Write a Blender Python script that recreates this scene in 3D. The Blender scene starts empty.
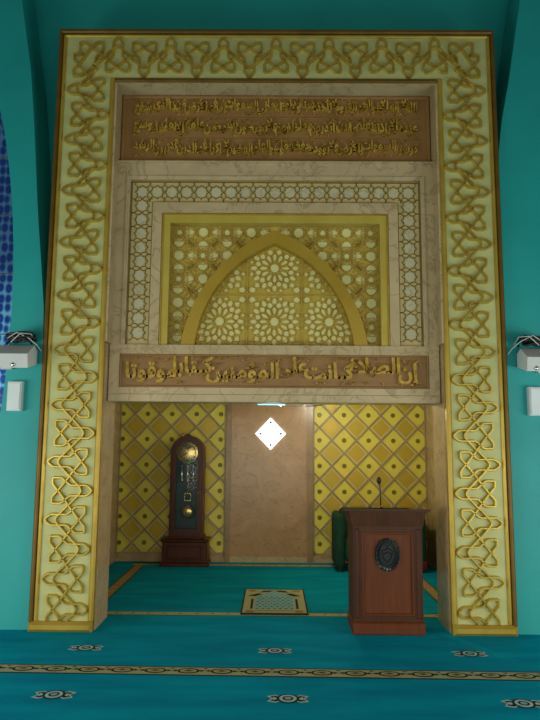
import bpy, math, random
from math import sin, cos, pi, radians as R
random.seed(7)
S = bpy.context.scene
COL = S.collection

# ------------------------------------------------------------------ materials
def nt(name):
    m = bpy.data.materials.new(name); m.use_nodes = True
    t = m.node_tree; b = t.nodes['Principled BSDF']
    return m, t, b
def srgb(r, g, b):
    f = lambda c: ((c/255)/12.92 if c/255 <= .04045 else ((c/255+.055)/1.055)**2.4)
    return (f(r), f(g), f(b), 1)
def noise_mix(t, c1, c2, scale, detail=4, lo=.35, hi=.65, stretch=None, rough=.5, dist=0):
    tc = t.nodes.new('ShaderNodeTexCoord'); mp = t.nodes.new('ShaderNodeMapping')
    t.links.new(tc.outputs['Object'], mp.inputs['Vector'])
    if stretch: mp.inputs['Scale'].default_value = stretch
    n = t.nodes.new('ShaderNodeTexNoise'); n.inputs['Scale'].default_value = scale
    n.inputs['Detail'].default_value = detail; n.inputs['Roughness'].default_value = rough
    n.inputs['Distortion'].default_value = dist
    t.links.new(mp.outputs['Vector'], n.inputs['Vector'])
    r = t.nodes.new('ShaderNodeValToRGB')
    r.color_ramp.elements[0].position = lo; r.color_ramp.elements[0].color = c1
    r.color_ramp.elements[1].position = hi; r.color_ramp.elements[1].color = c2
    t.links.new(n.outputs['Fac'], r.inputs['Fac'])
    return r, n, mp
def mat(name, c1, c2=None, scale=6, rough=.5, metal=0, bump=0, bscale=60, stretch=None, spec=.5, sheen=0, coat=0):
    m, t, b = nt(name)
    c2 = c2 or c1
    r, n, mp = noise_mix(t, c1, c2, scale, stretch=stretch)
    t.links.new(r.outputs['Color'], b.inputs['Base Color'])
    b.inputs['Roughness'].default_value = rough; b.inputs['Metallic'].default_value = metal
    b.inputs['Specular IOR Level'].default_value = spec
    b.inputs['Sheen Weight'].default_value = sheen
    b.inputs['Coat Weight'].default_value = coat
    if bump:
        n2 = t.nodes.new('ShaderNodeTexNoise'); n2.inputs['Scale'].default_value = bscale
        t.links.new(mp.outputs['Vector'], n2.inputs['Vector'])
        bp = t.nodes.new('ShaderNodeBump'); bp.inputs['Strength'].default_value = bump; bp.inputs['Distance'].default_value = .01
        t.links.new(n2.outputs['Fac'], bp.inputs['Height']); t.links.new(bp.outputs['Normal'], b.inputs['Normal'])
    return m
def marble(name, base, light, vein, rough=.3, tile=None):
    m, t, b = nt(name)
    r, n, mp = noise_mix(t, base, light, 3.0, detail=8, rough=.65, dist=.6)
    w = t.nodes.new('ShaderNodeTexNoise'); w.inputs['Scale'].default_value = 1.7; w.inputs['Detail'].default_value = 7
    w.inputs['Distortion'].default_value = 2.2; w.inputs['Roughness'].default_value = .6
    t.links.new(mp.outputs['Vector'], w.inputs['Vector'])
    rp = t.nodes.new('ShaderNodeValToRGB')
    e = rp.color_ramp.elements; e[0].position = .478; e[0].color = (0,0,0,1); e[1].position = .522; e[1].color = (0,0,0,1)
    k = e.new(.5); k.color = (1,1,1,1)
    t.links.new(w.outputs['Fac'], rp.inputs['Fac'])
    mx = t.nodes.new('ShaderNodeMix'); mx.data_type = 'RGBA'
    mul = t.nodes.new('ShaderNodeMath'); mul.operation = 'MULTIPLY'; mul.inputs[1].default_value = .6
    t.links.new(rp.outputs['Color'], mul.inputs[0]); t.links.new(mul.outputs[0], mx.inputs['Factor'])
    t.links.new(r.outputs['Color'], mx.inputs['A']); mx.inputs['B'].default_value = vein
    t.links.new(mx.outputs['Result'], b.inputs['Base Color'])
    b.inputs['Roughness'].default_value = rough
    return m
def glow(name, col, strength):
    m, t, b = nt(name)
    b.inputs['Base Color'].default_value = col; b.inputs['Emission Color'].default_value = col
    b.inputs['Emission Strength'].default_value = strength
    return m

M = {}
M['teal'] = mat('teal_paint', srgb(6,150,150), srgb(14,158,158), 1.2, rough=.55, bump=.05, bscale=30)
M['carpet'] = mat('teal_carpet_pile', srgb(0,136,168), srgb(0,158,188), 2.2, rough=.95, bump=.5, bscale=260, stretch=(.5,2.2,1), spec=.05)
M['cream'] = mat('pale_green_cream_panel', srgb(182,184,122), srgb(190,192,132), 2, rough=.45)
M['gold'] = mat('gold_paint', srgb(198,170,78), srgb(216,190,98), 8, rough=.33, metal=.75)
M['gold_trim'] = mat('antique_gold_moulding', srgb(178,148,54), srgb(194,164,70), 5, rough=.4, metal=.45)
M['gold_shaded'] = mat('shaded_brown_gold_edge', srgb(104,76,18), srgb(122,90,26), 5, rough=.45, metal=.4)  # brown gold darkened so the shade on the moulding edges is in the colour
M['gold_yellow'] = mat('yellow_gold_paint', srgb(186,162,64), srgb(196,174,76), 4, rough=.5, metal=.15)
M['gold_lattice'] = mat('soft_gold_tracery', srgb(186,156,66), srgb(198,168,78), 5, rough=.45, metal=.15)
M['gold_arch'] = mat('gold_arch_paint', srgb(170,138,40), srgb(182,150,50), 3, rough=.42, metal=.25)
M['gold_text'] = mat('gold_leaf', srgb(164,126,38), srgb(214,176,78), 14, rough=.25, metal=.2)
M['marble'] = marble('beige_marble', srgb(186,164,124), srgb(202,180,140), srgb(134,112,78))
M['marble_warm'] = marble('warm_beige_marble', srgb(186,154,116), srgb(204,174,132), srgb(150,116,78), rough=.2)
M['marble_pale'] = marble('pale_marble', srgb(194,186,152), srgb(206,198,166), srgb(150,140,110))
M['strip'] = marble('brown_marble_strip', srgb(150,120,76), srgb(164,132,86), srgb(124,94,58))
M['inlay'] = mat('pale_green_gold_inlay', srgb(212,208,140), srgb(220,216,152), 6, rough=.4)
M['marble_pink'] = marble('pinkish_brown_marble', srgb(176,136,92), srgb(192,152,106), srgb(150,112,70), rough=.25)
M['mauve'] = mat('mauve_brown_panel', srgb(146,106,58), srgb(156,116,66), 3, rough=.5)
M['linen'] = mat('cream_lattice_ground', srgb(214,196,116), srgb(222,206,126), 3, rough=.6)
M['band_ground'] = mat('beige_lattice_ground', srgb(196,176,120), srgb(206,186,130), 3, rough=.5)
M['olive_line'] = mat('olive_gold_lattice', srgb(128,108,44), srgb(140,118,54), 5, rough=.45, metal=.3)
M['yellow_tile'] = mat('yellow_diamond_tile', srgb(230,214,76), srgb(236,222,90), 6, rough=.45)
M['gold_tile'] = mat('ochre_square_tile', srgb(206,172,44), srgb(196,172,52), 2.0, rough=.4, metal=.15)
M['olive_dot'] = mat('olive_stud', srgb(112,104,20), srgb(124,114,28), 5, rough=.4)
M['bar'] = mat('tan_lattice_bar', srgb(164,144,104), srgb(180,160,118), 6, rough=.5)
M['wood'] = mat('red_brown_wood', srgb(92,44,16), srgb(106,52,20), 5, rough=.5, stretch=(6,6,.6), spec=.3)
M['wood_dark'] = mat('dark_brown_wood', srgb(66,34,16), srgb(80,42,20), 5, rough=.5, stretch=(6,6,.6), spec=.3)
M['wood_clock'] = mat('mahogany', srgb(70,30,12), srgb(86,38,16), 6, rough=.35, stretch=(5,5,.8), spec=.3)
M['black'] = mat('black_plastic', srgb(22,24,26), srgb(30,32,34), 10, rough=.4)
M['iron'] = mat('dark_bronze', srgb(22,28,30), srgb(34,42,42), 14, rough=.3, metal=.3)
M['white_box'] = mat('white_plastic', srgb(212,220,224), srgb(220,228,230), 4, rough=.45)
M['grey_box'] = mat('pale_grey_metal', srgb(186,190,192), srgb(196,200,200), 4, rough=.45)
M['cable_white'] = mat('white_cable', srgb(190,196,196), None, rough=.5)
M['green_cloth'] = mat('dark_green_fabric', srgb(8,58,38), srgb(14,70,48), 12, rough=.85, bump=.3, bscale=200)
M['red_cloth'] = mat('dark_red_fabric', srgb(92,26,30), srgb(106,34,36), 12, rough=.85)
M['c_cream'] = mat('carpet_cream_wool', srgb(168,164,124), srgb(186,180,138), 40, rough=.9, spec=.1)
M['c_tan'] = mat('carpet_tan_wool', srgb(150,124,72), srgb(164,138,84), 40, rough=.9, spec=.1)
M['c_dark'] = mat('carpet_dark_wool', srgb(28,46,44), srgb(38,58,54), 40, rough=.9, spec=.1)
M['c_white'] = mat('carpet_white_wool', srgb(176,196,196), srgb(190,208,208), 40, rough=.9, spec=.1)
M['c_blue'] = mat('carpet_light_blue_wool', srgb(120,170,176), srgb(140,186,190), 40, rough=.9, spec=.1)
M['chrome'] = mat('polished_metal', srgb(200,206,208), None, rough=.15, metal=1)
M['brass'] = mat('polished_brass', srgb(214,186,108), srgb(226,200,126), 9, rough=.22, metal=.85)
M['clock_inside'] = mat('dark_teal_clock_case_lining', srgb(8,40,44), srgb(14,54,56), 3, rough=.4)
M['tube_glow'] = glow('lit_fluorescent_tube', (.35,.9,.95,1), 1.6)
M['diamond_glow'] = glow('daylight_through_frosted_glass', (.66,.88,1,1), 2.2)
def glass(name, col=(1,1,1,1), rough=.05, alpha=.25):
    m, t, b = nt(name)
    b.inputs['Base Color'].default_value = col; b.inputs['Roughness'].default_value = rough
    b.inputs['Alpha'].default_value = alpha
    return m
M['glass'] = glass('clear_glass', (.1,.2,.2,1), .04, .10)
def stained():
    m, t, b = nt('blue_patterned_window_glass')
    tc = t.nodes.new('ShaderNodeTexCoord'); mp = t.nodes.new('ShaderNodeMapping')
    t.links.new(tc.outputs['Object'], mp.inputs['Vector']); mp.inputs['Scale'].default_value = (9,9,6)
    v = t.nodes.new('ShaderNodeTexVoronoi'); v.inputs['Scale'].default_value = 1.6; v.inputs['Randomness'].default_value = .25
    t.links.new(mp.outputs['Vector'], v.inputs['Vector'])
    r = t.nodes.new('ShaderNodeValToRGB'); e = r.color_ramp.elements
    e[0].position = .18; e[0].color = srgb(18,70,176); e[1].position = .62; e[1].color = srgb(120,196,232)
    k = e.new(.42); k.color = srgb(30,96,170); k2 = e.new(.3); k2.color = srgb(10,44,128)
    t.links.new(v.outputs['Distance'], r.inputs['Fac'])
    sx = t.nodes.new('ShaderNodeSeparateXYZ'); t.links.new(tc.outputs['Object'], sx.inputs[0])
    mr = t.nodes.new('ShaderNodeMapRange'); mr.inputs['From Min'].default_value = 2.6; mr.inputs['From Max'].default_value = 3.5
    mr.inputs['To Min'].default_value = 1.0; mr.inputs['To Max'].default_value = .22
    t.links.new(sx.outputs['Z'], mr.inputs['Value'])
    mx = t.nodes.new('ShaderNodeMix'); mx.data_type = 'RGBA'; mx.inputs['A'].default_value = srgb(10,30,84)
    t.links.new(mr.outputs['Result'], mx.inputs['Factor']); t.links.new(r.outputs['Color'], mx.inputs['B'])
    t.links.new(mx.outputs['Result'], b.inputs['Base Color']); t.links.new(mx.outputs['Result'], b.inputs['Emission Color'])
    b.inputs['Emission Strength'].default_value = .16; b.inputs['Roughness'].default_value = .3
    return m
M['stained'] = stained()

# ------------------------------------------------------------------ mesh builder
class MB:
    def __init__(s): s.v = []; s.f = []; s.m = []; s.mats = []; s.smooth = []
    def mi(s, m):
        if m not in s.mats: s.mats.append(m)
        return s.mats.index(m)
    def add(s, vs, fs, m, smooth=False):
        o = len(s.v); s.v += [tuple(p) for p in vs]
        k = s.mi(m)
        for f in fs: s.f.append([i+o for i in f]); s.m.append(k); s.smooth.append(smooth)
        return s
    def box(s, x0, x1, y0, y1, z0, z1, m):
        v = [(x,y,z) for z in (z0,z1) for y in (y0,y1) for x in (x0,x1)]
        return s.add(v, [(0,2,3,1),(4,5,7,6),(0,1,5,4),(2,6,7,3),(0,4,6,2),(1,3,7,5)], m)
    def bbox(s, x0, x1, y0, y1, z0, z1, m, b=.01):
        # box with chamfered front edges (facing -Y) and top edges
        v = [(x0,y1,z0),(x1,y1,z0),(x1,y1,z1),(x0,y1,z1),(x0,y0+b,z0),(x1,y0+b,z0),(x1,y0+b,z1),(x0,y0+b,z1),
             (x0+b,y0,z0+b),(x1-b,y0,z0+b),(x1-b,y0,z1-b),(x0+b,y0,z1-b)]
        return s.add(v, [(0,3,2,1),(0,1,5,4),(1,2,6,5),(2,3,7,6),(3,0,4,7),(4,5,9,8),(5,6,10,9),(6,7,11,10),(7,4,8,11),(8,9,10,11)], m)
    def prism(s, pts, y0, y1, m, plane='xz', smooth=False):
        # polygon extruded between two levels; pts counterclockwise seen from the front
        def P(p, d):
            return (p[0], d, p[1]) if plane == 'xz' else ((p[0], p[1], d) if plane == 'xy' else (d, p[0], p[1]))
        n = len(pts); v = [P(p, y0) for p in pts] + [P(p, y1) for p in pts]
        f = [list(range(n)), list(range(2*n-1, n-1, -1))] + [(i, n+i, n+(i+1) % n, (i+1) % n) for i in range(n)]
        return s.add(v, f, m)
    def frame(s, x0, x1, z0, z1, w, y0, y1, m, sides='lrtb'):
        # raised rectangular moulding with a chamfered profile
        c = w*.28
        for k in sides:
            if k == 'l': s.bbox(x0, x0+w, y0, y1, z0, z1, m, c)
            if k == 'r': s.bbox(x1-w, x1, y0, y1, z0, z1, m, c)
            if k == 't': s.bbox(x0, x1, y0-.0007, y1, z1-w, z1, m, c)
            if k == 'b': s.bbox(x0, x1, y0-.0007, y1, z0, z0+w, m, c)
        return s
    def ribbon(s, pts, w, yb, yt, m, closed=False, top=.45, fn=None, smooth=False):
        # a raised strap following pts (in the plane x,z), base at yb, top at yt
        n = len(pts)
        if n < 2: return s
        L = []
        for i, p in enumerate(pts):
            a = pts[(i-1) % n] if (closed or i) else None
            b = pts[(i+1) % n] if (closed or i < n-1) else None
            def nrm(u, q):
                dx, dz = q[0]-u[0], q[1]-u[1]; l = math.hypot(dx, dz) or 1e-9
                return -dz/l, dx/l
            if a is None: N = nrm(p, b)
            elif b is None: N = nrm(a, p)
            else:
                n1, n2 = nrm(a, p), nrm(p, b); k = 1+n1[0]*n2[0]+n1[1]*n2[1]
                k = max(k, .45); N = ((n1[0]+n2[0])/k, (n1[1]+n2[1])/k)
            h = w/2
            for (o, y) in ((-1, yb), (-top, yt), (top, yt), (1, yb)):
                q = (p[0]+N[0]*h*o, p[1]+N[1]*h*o)
                L.append(fn(q, y) if fn else (q[0], y, q[1]))
        f = []
        for i in range(n if closed else n-1):
            a = 4*i; b = 4*((i+1) % n)
            for k in range(3): f.append((a+k, b+k, b+k+1, a+k+1))
        if not closed: f += [(0,1,2,3), (4*n-1,4*n-2,4*n-3,4*n-4)]
        return s.add(L, f, m, smooth)
    def tube(s, pts, r, m, seg=8, closed=False):
        import mathutils
        V = mathutils.Vector; P = [V(p) for p in pts]; n = len(P); o = []
        up = V((0,0,1))
        for i, p in enumerate(P):
            a = P[i-1] if (i or closed) else p; b = P[(i+1) % n] if (i < n-1 or closed) else p
            d = (b-a).normalized(); u = d.cross(up)
            if u.length < .15: u = d.cross(V((0,1,0)))
            u.normalize(); w = d.cross(u)
            rr = r[i] if isinstance(r, (list, tuple)) else r
            for k in range(seg): o.append(p+(u*cos(2*pi*k/seg)+w*sin(2*pi*k/seg))*rr)
        f = []
        for i in range(n if closed else n-1):
            for k in range(seg):
                a, b = i*seg, ((i+1) % n)*seg
                f.append((a+k, a+(k+1) % seg, b+(k+1) % seg, b+k))
        if not closed: f += [tuple(range(seg-1,-1,-1)), tuple(range((n-1)*seg, n*seg))]
        return s.add(o, f, m, True)
    def lathe(s, prof, cx, cy, m, seg=24, z0=0, axis='z'):
        v = []; n = len(prof)
        for r, z in prof:
            for k in range(seg):
                a = 2*pi*k/seg
                v.append((cx+r*cos(a), cy+r*sin(a), z0+z) if axis == 'z' else (cx+r*cos(a), cy+z, z0+r*sin(a)))
        f = [(i*seg+k, i*seg+(k+1) % seg, (i+1)*seg+(k+1) % seg, (i+1)*seg+k) for i in range(n-1) for k in range(seg)]
        f += [tuple(range(seg)), tuple(range((n-1)*seg, n*seg))]
        return s.add(v, f, m, True)
    def build(s, name, parent=None, loc=None):
        me = bpy.data.meshes.new(name); me.from_pydata(s.v, [], s.f)
        for m in s.mats: me.materials.append(M[m])
        for p, k, sm in zip(me.polygons, s.m, s.smooth): p.material_index = k; p.use_smooth = sm
        import bmesh
        bm = bmesh.new(); bm.from_mesh(me); bmesh.ops.recalc_face_normals(bm, faces=bm.faces); bm.to_mesh(me); bm.free()
        o = bpy.data.objects.new(name, me); COL.objects.link(o)
        if parent:
            o.parent = parent; q = parent; L = [0, 0, 0]
            while q: L = [L[i]-q.location[i] for i in range(3)]; q = q.parent
            o.location = L
        if loc: o.location = loc
        return o
def thing(name, label, cat, loc=(0,0,0), group=None):
    o = bpy.data.objects.new(name, None); COL.objects.link(o); o.location = loc; o.empty_display_size = .1
    o['label'] = label; o['category'] = cat
    if group: o['group'] = group
    return o
def tag(o, label, cat, group=None):
    o['label'] = label; o['category'] = cat
    if group: o['group'] = group
    return o
def struct(o, label=None, cat=None):
    o['kind'] = 'structure'
    if label: o['label'] = label; o['category'] = cat
    return o
def copy_tree(o, loc=None, parent=None):
    c = o.copy(); COL.objects.link(c)
    if parent: c.parent = parent
    if loc: c.location = loc
    for ch in list(o.children): copy_tree(ch, None, c)
    return c

def ell(cx, cz, rx, rz, n=24, a0=0): return [(cx+rx*cos(a0+2*pi*k/n), cz+rz*sin(a0+2*pi*k/n)) for k in range(n)]

FW, FH = 2.205, 5.875      # half width and height of the ornamental border
IW, IH = 1.625, 5.31       # opening inside the border
JD = .505                  # depth of the marble jambs
PY = .20                   # face of the marble panels inside the border
BY = 3.51                  # back wall of the niche
NL, NR = -2.27, 2.24       # side walls of the niche
NC = 2.38                  # niche ceiling
LB = 2.095                 # underside of the lintel

# ------------------------------------------------------------------ setting
f = MB(); f.box(-6, 6, -11, BY, -.1, 0, 'carpet'); floor = struct(f.build('floor'))
f = MB(); f.box(-2.75, -1.63, JD, JD+.02, 2.2, 7.6, 'teal'); f.box(1.63, 2.75, JD, JD+.02, 2.2, 7.6, 'teal'); f.box(-1.63, 1.63, JD, JD+.02, 5.3, 7.6, 'teal')
struct(f.build('wall_back'))

def interp(tbl, z):
    for (z0, x0), (z1, x1) in zip(tbl, tbl[1:]):
        if z0 <= z <= z1: return x0+(x1-x0)*(z-z0)/(z1-z0)
    return tbl[-1][1] if z > tbl[-1][0] else tbl[0][1]
Ledge = [(0,-2.21),(2.4,-2.215),(3.0,-2.24),(3.46,-2.29),(3.93,-2.346),(4.92,-2.44),(5.46,-2.50),(5.79,-2.56),(6.24,-2.637),(6.8,-2.74),(7.6,-2.9)]
Redge = [(0,2.22),(4.3,2.22),(4.62,2.23),(4.95,2.275),(5.37,2.362),(5.85,2.443),(6.25,2.511),(6.8,2.62),(7.6,2.78)]
# left pier: wide wall piece with an oval window beside it
Wc, Wz, Wrx, Wrz = -3.62, 2.95, 1.07, 3.3
def pierpoly(tbl, outer):
    zs = [7.6*i/60 for i in range(61)]
    return [(interp(tbl, z), z) for z in zs]
f = MB()
Z = [7.6*i/76 for i in range(77)]
def win_edge(z):       # right hand edge of the oval opening at height z, or None
    q = 1-((z-Wz)/Wrz)**2
    return Wrx*math.sqrt(q) if q > 0 else 0
vs = []; 
for side in (1,):
    for z0, z1 in zip(Z, Z[1:]):
        a0, a1 = interp(Ledge, z0), interp(Ledge, z1)
        w0, w1 = Wc+win_edge(max(z0,.02)), Wc+win_edge(z1)
        l0, l1 = Wc-win_edge(max(z0,.02)), Wc-win_edge(z1)
        for (p0, q0, p1, q1) in ((w0, a0, w1, a1), (-5.6, l0, -5.6, l1)):
            f.add([(p0,.05,z0),(q0,.05,z0),(q1,.05,z1),(p1,.05,z1),(p0,.47,z0),(q0,.47,z0),(q1,.47,z1),(p1,.47,z1)],
                  [(0,1,2,3),(7,6,5,4),(1,5,6,2),(0,3,7,4)], 'teal')
struct(f.build('wall_left'))
f = MB()
for z0, z1 in zip(Z, Z[1:]):
    a0, a1 = interp(Redge, z0), interp(Redge, z1)
    f.add([(a0,.05,z0),(5.6,.05,z0),(5.6,.05,z1),(a1,.05,z1),(a0,.47,z0),(5.6,.47,z0),(5.6,.47,z1),(a1,.47,z1)],
          [(0,1,2,3),(7,6,5,4),(0,3,7,4),(1,5,6,2)], 'teal')
struct(f.build('wall_right'))
# patterned window set inside the oval opening
f = MB(); e = ell(Wc, Wz, Wrx+.05, Wrz+.05, 48); e = [(x, max(z, .03)) for x, z in e]
f.prism(e, .30, .31, 'stained'); win = struct(f.build('window_1'))
f = MB()
e2 = [(x, max(z, .05)) for x, z in ell(Wc, Wz, Wrx-.005, Wrz-.01, 48)]
f.ribbon(e2, .03, .31, .25, 'chrome', closed=True)
for k in range(7): f.box(Wc-.95, Wc+1.0, .285, .30, .9+k*.62, .908+k*.62, 'chrome')
g = f.build('window_frame', win); g['label'] = 'thin metal glazing bars across the blue glass'
# niche shell
f = MB(); f.box(NL-.1, NR+.1, BY, BY+.1, -.05, 2.55, 'linen'); struct(f.build('wall_niche_back'))
f = MB(); f.box(NL-.1, NL, JD+.02, BY, -.05, 2.55, 'marble_warm'); struct(f.build('wall_niche_left'))
f = MB(); f.box(NR, NR+.1, JD+.02, BY, -.05, 2.55, 'marble_warm'); struct(f.build('wall_niche_right'))
f = MB(); f.box(NL-.1, NR+.1, JD+.02, BY+.1, NC, NC+.1, 'linen'); struct(f.build('ceiling'))
f = MB(); f.box(-2.21, -1.63, .07, JD, 0, 5.3, 'marble_warm'); f.box(-1.63, -IW+.004, .072, JD, 0, LB, 'marble_warm'); f.box(NL-.1, -1.625, JD, JD+.02, 0, 2.45, 'marble_warm')
struct(f.build('trim_1'))
f = MB(); f.box(1.63, 2.21, .07, JD, 0, 5.3, 'marble_warm'); f.box(IW-.004, 1.63, .072, JD, 0, LB, 'marble_warm'); f.box(1.625, NR+.1, JD, JD+.02, 0, 2.45, 'marble_warm')
struct(f.build('trim_2'))

# ------------------------------------------------------------------ ornamental border with strapwork
B = thing('ornamental_border', 'tall pale green border with raised gold interlaced strapwork around the niche wall', 'border', (0,0,0))
f = MB()
f.box(-FW+.03, -IW-.02, .02, .07, .08, FH-.03, 'cream'); f.box(IW+.02, FW-.03, .02, .07, .08, FH-.03, 'cream'); f.box(-IW-.02, IW+.02, .02, .07, IH+.02, FH-.03, 'cream')
f.build('backing_panel', B)
f = MB()
for sg in (-1, 1):
    a, b = sorted((sg*(FW), sg*(FW-.036))); f.bbox(a, b, -.02, .45, 0, FH, 'gold_shaded', .012)
    a, b = sorted((sg*(FW-.036), sg*(FW-.074))); f.bbox(a, b, .0, .07, .08, FH-.045, 'gold_trim', .012)
f.bbox(-FW, FW, -.021, .45, FH-.045, FH, 'gold_shaded', .012); f.bbox(-FW+.045, FW-.045, .0, .07, FH-.08, FH-.045, 'gold_trim', .012)
f.build('outer_moulding', B)
f = MB()
for sg in (-1, 1):
    a, b = sorted((sg*IW, sg*(IW+.05))); f.bbox(a, b, .0, .07, .08, IH+.05, 'gold_trim', .014)
f.bbox(-IW, IW, -.0, .07, IH, IH+.045, 'gold_shaded', .012)
f.build('inner_moulding', B)
for sg in (-1, 1):
    a, b = sorted((sg*IW, sg*FW)); f = MB(); f.bbox(a, b, -.035, .07, 0, .09, 'gold_trim', .025); f.build('base_moulding', B)

kx = .536/309; kt = .21/112; kz = .5297/309
unitP = [(-78.5,2.5),(0,-55),(35,-83),(68,-83),(68,-38),(28,5),(28,84),(15,102),(0,114),(-15,102),(-28,84),(-28,5),(-68,-38),(-68,-83),(-35,-83),(0,-55),(78.5,2.5)]
unitC = [(-78.5,0),(-28,44),(-12,57),(0,60),(12,57),(28,44),(78.5,0)]
def clip(pts, zmin):
    out = []; cur = []
    for a, b in zip(pts, pts[1:]):
        ia, ib = a[1] >= zmin, b[1] >= zmin
        if ia and not cur: cur = [a]
        if ia and ib: cur.append(b)
        elif ia or ib:
            t = (zmin-a[1])/(b[1]-a[1]); c = (a[0]+t*(b[0]-a[0]), zmin)
            if ia: cur.append(c); out.append(cur); cur = []
            else: cur = [c, b]
    if cur: out.append(cur)
    return out
def soften(pts, closed=False, r=.22):
    n = len(pts); o = []
    for i, p in enumerate(pts):
        if not closed and i in (0, n-1): o.append(p); continue
        for q in (pts[i-1], pts[(i+1) % n]):
            l = math.hypot(q[0]-p[0], q[1]-p[1]); t = min(.009, l*.3)/l
            o.append((p[0]+(q[0]-p[0])*t, p[1]+(q[1]-p[1])*t))
    return o
RW, RB, RT = .031, .02, -.013
def strap(f, pts, lvl=0, zmin=.095, closed=False):
    if closed: f.ribbon(soften(pts, True, .2), RW, RB, RT-lvl, 'gold', True, .4); return
    for q in clip(pts, zmin): f.ribbon(soften(q, False, .2), RW, RB, RT-lvl, 'gold', False, .35)
CZ = 5.578
f = MB()
for i in range(-6, 7):
    fl = 1 if i % 2 == 0 else -1
    T = lambda p: (i*.268+p[0]*kx, CZ+fl*p[1]*kt)
    strap(f, [T(p) for p in unitP], .001*(i % 2)); strap(f, [T(p) for p in unitC], .006)
f.build('top_strapwork', B)
CXs = 1.893
for sg in (-1, 1):
    f = MB()
    n = 0
    z = 5.225
    while z > -.1:
        fl = 1 if n % 2 == 0 else -1
        V = lambda p: (sg*(CXs+fl*p[1]*kt), z-p[0]*kz)
        strap(f, [V(p) for p in unitP], .001*(n % 2)); strap(f, [V(p) for p in unitC], .006)
        z -= .5297/2; n += 1
    # corner knot
    T = lambda p: (sg*(1.876-p[0]*kx), CZ-(-p[1])*kt)
    V = lambda p: (sg*(CXs+p[1]*kt), 5.49-p[0]*kz)
    strap(f, [T(p) for p in [(78.5,-2.5),(0,55),(-35,83),(-68,83),(-68,38)]]+[V(p) for p in [(-68,38),(-68,83),(-35,83),(0,55),(78.5,-2.5)]], .002)
    strap(f, [T(p) for p in [(0,55),(35,83),(68,83),(68,38),(28,-5),(24,-48)]]+[V(p) for p in [(24,-48),(28,-5),(68,38),(68,83),(35,83),(0,55)]], .004, closed=True)
    strap(f, [T(p) for p in [(78.5,0),(30,-40),(6,-62)]]+[V(p) for p in [(30,-40),(78.5,0)]], .007)
    f.build('side_strapwork', B)

# ------------------------------------------------------------------ Arabic lettering (joined presentation forms set right to left)
FORMS = {  # base: (isolated, dual joining)
 'ا':(0xFE8D,0),'أ':(0xFE83,0),'إ':(0xFE87,0),'آ':(0xFE81,0),'ب':(0xFE8F,1),'ة':(0xFE93,0),'ت':(0xFE95,1),'ث':(0xFE99,1),'ج':(0xFE9D,1),
 'ح':(0xFEA1,1),'خ':(0xFEA5,1),'د':(0xFEA9,0),'ذ':(0xFEAB,0),'ر':(0xFEAD,0),'ز':(0xFEAF,0),'س':(0xFEB1,1),'ش':(0xFEB5,1),'ص':(0xFEB9,1),
 'ض':(0xFEBD,1),'ط':(0xFEC1,1),'ظ':(0xFEC5,1),'ع':(0xFEC9,1),'غ':(0xFECD,1),'ف':(0xFED1,1),'ق':(0xFED5,1),'ك':(0xFED9,1),'ل':(0xFEDD,1),
 'م':(0xFEE1,1),'ن':(0xFEE5,1),'ه':(0xFEE9,1),'و':(0xFEED,0),'ى':(0xFEEF,0),'ي':(0xFEF1,1),'ؤ':(0xFE85,0),'ئ':(0xFE89,1)}
def shape(txt):
    out = []
    for w in txt.split(' '):
        g = []; prev = False; i = 0
        while i < len(w):
            c = w[i]
            if c == 'ء': g.append(chr(0xFE80)); prev = False; i += 1; continue
            if c == 'ـ': g.append('ـ'); prev = True; i += 1; continue
            if c == 'ل' and i+1 < len(w) and w[i+1] in 'اأإآ':
                base = {'ا':0xFEFB,'أ':0xFEF7,'إ':0xFEF9,'آ':0xFEF5}[w[i+1]]
                g.append(chr(base+(1 if prev else 0))); prev = False; i += 2; continue
            b, dual = FORMS[c]; nxt = dual and i+1 < len(w) and w[i+1] != 'ء'
            if dual: k = (3 if nxt else 1) if prev else (2 if nxt else 0)
            else: k = 1 if prev else 0
            g.append(chr(b+k)); prev = bool(nxt); i += 1
        out.append(''.join(reversed(g)))
    return ' '.join(reversed(out))
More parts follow.
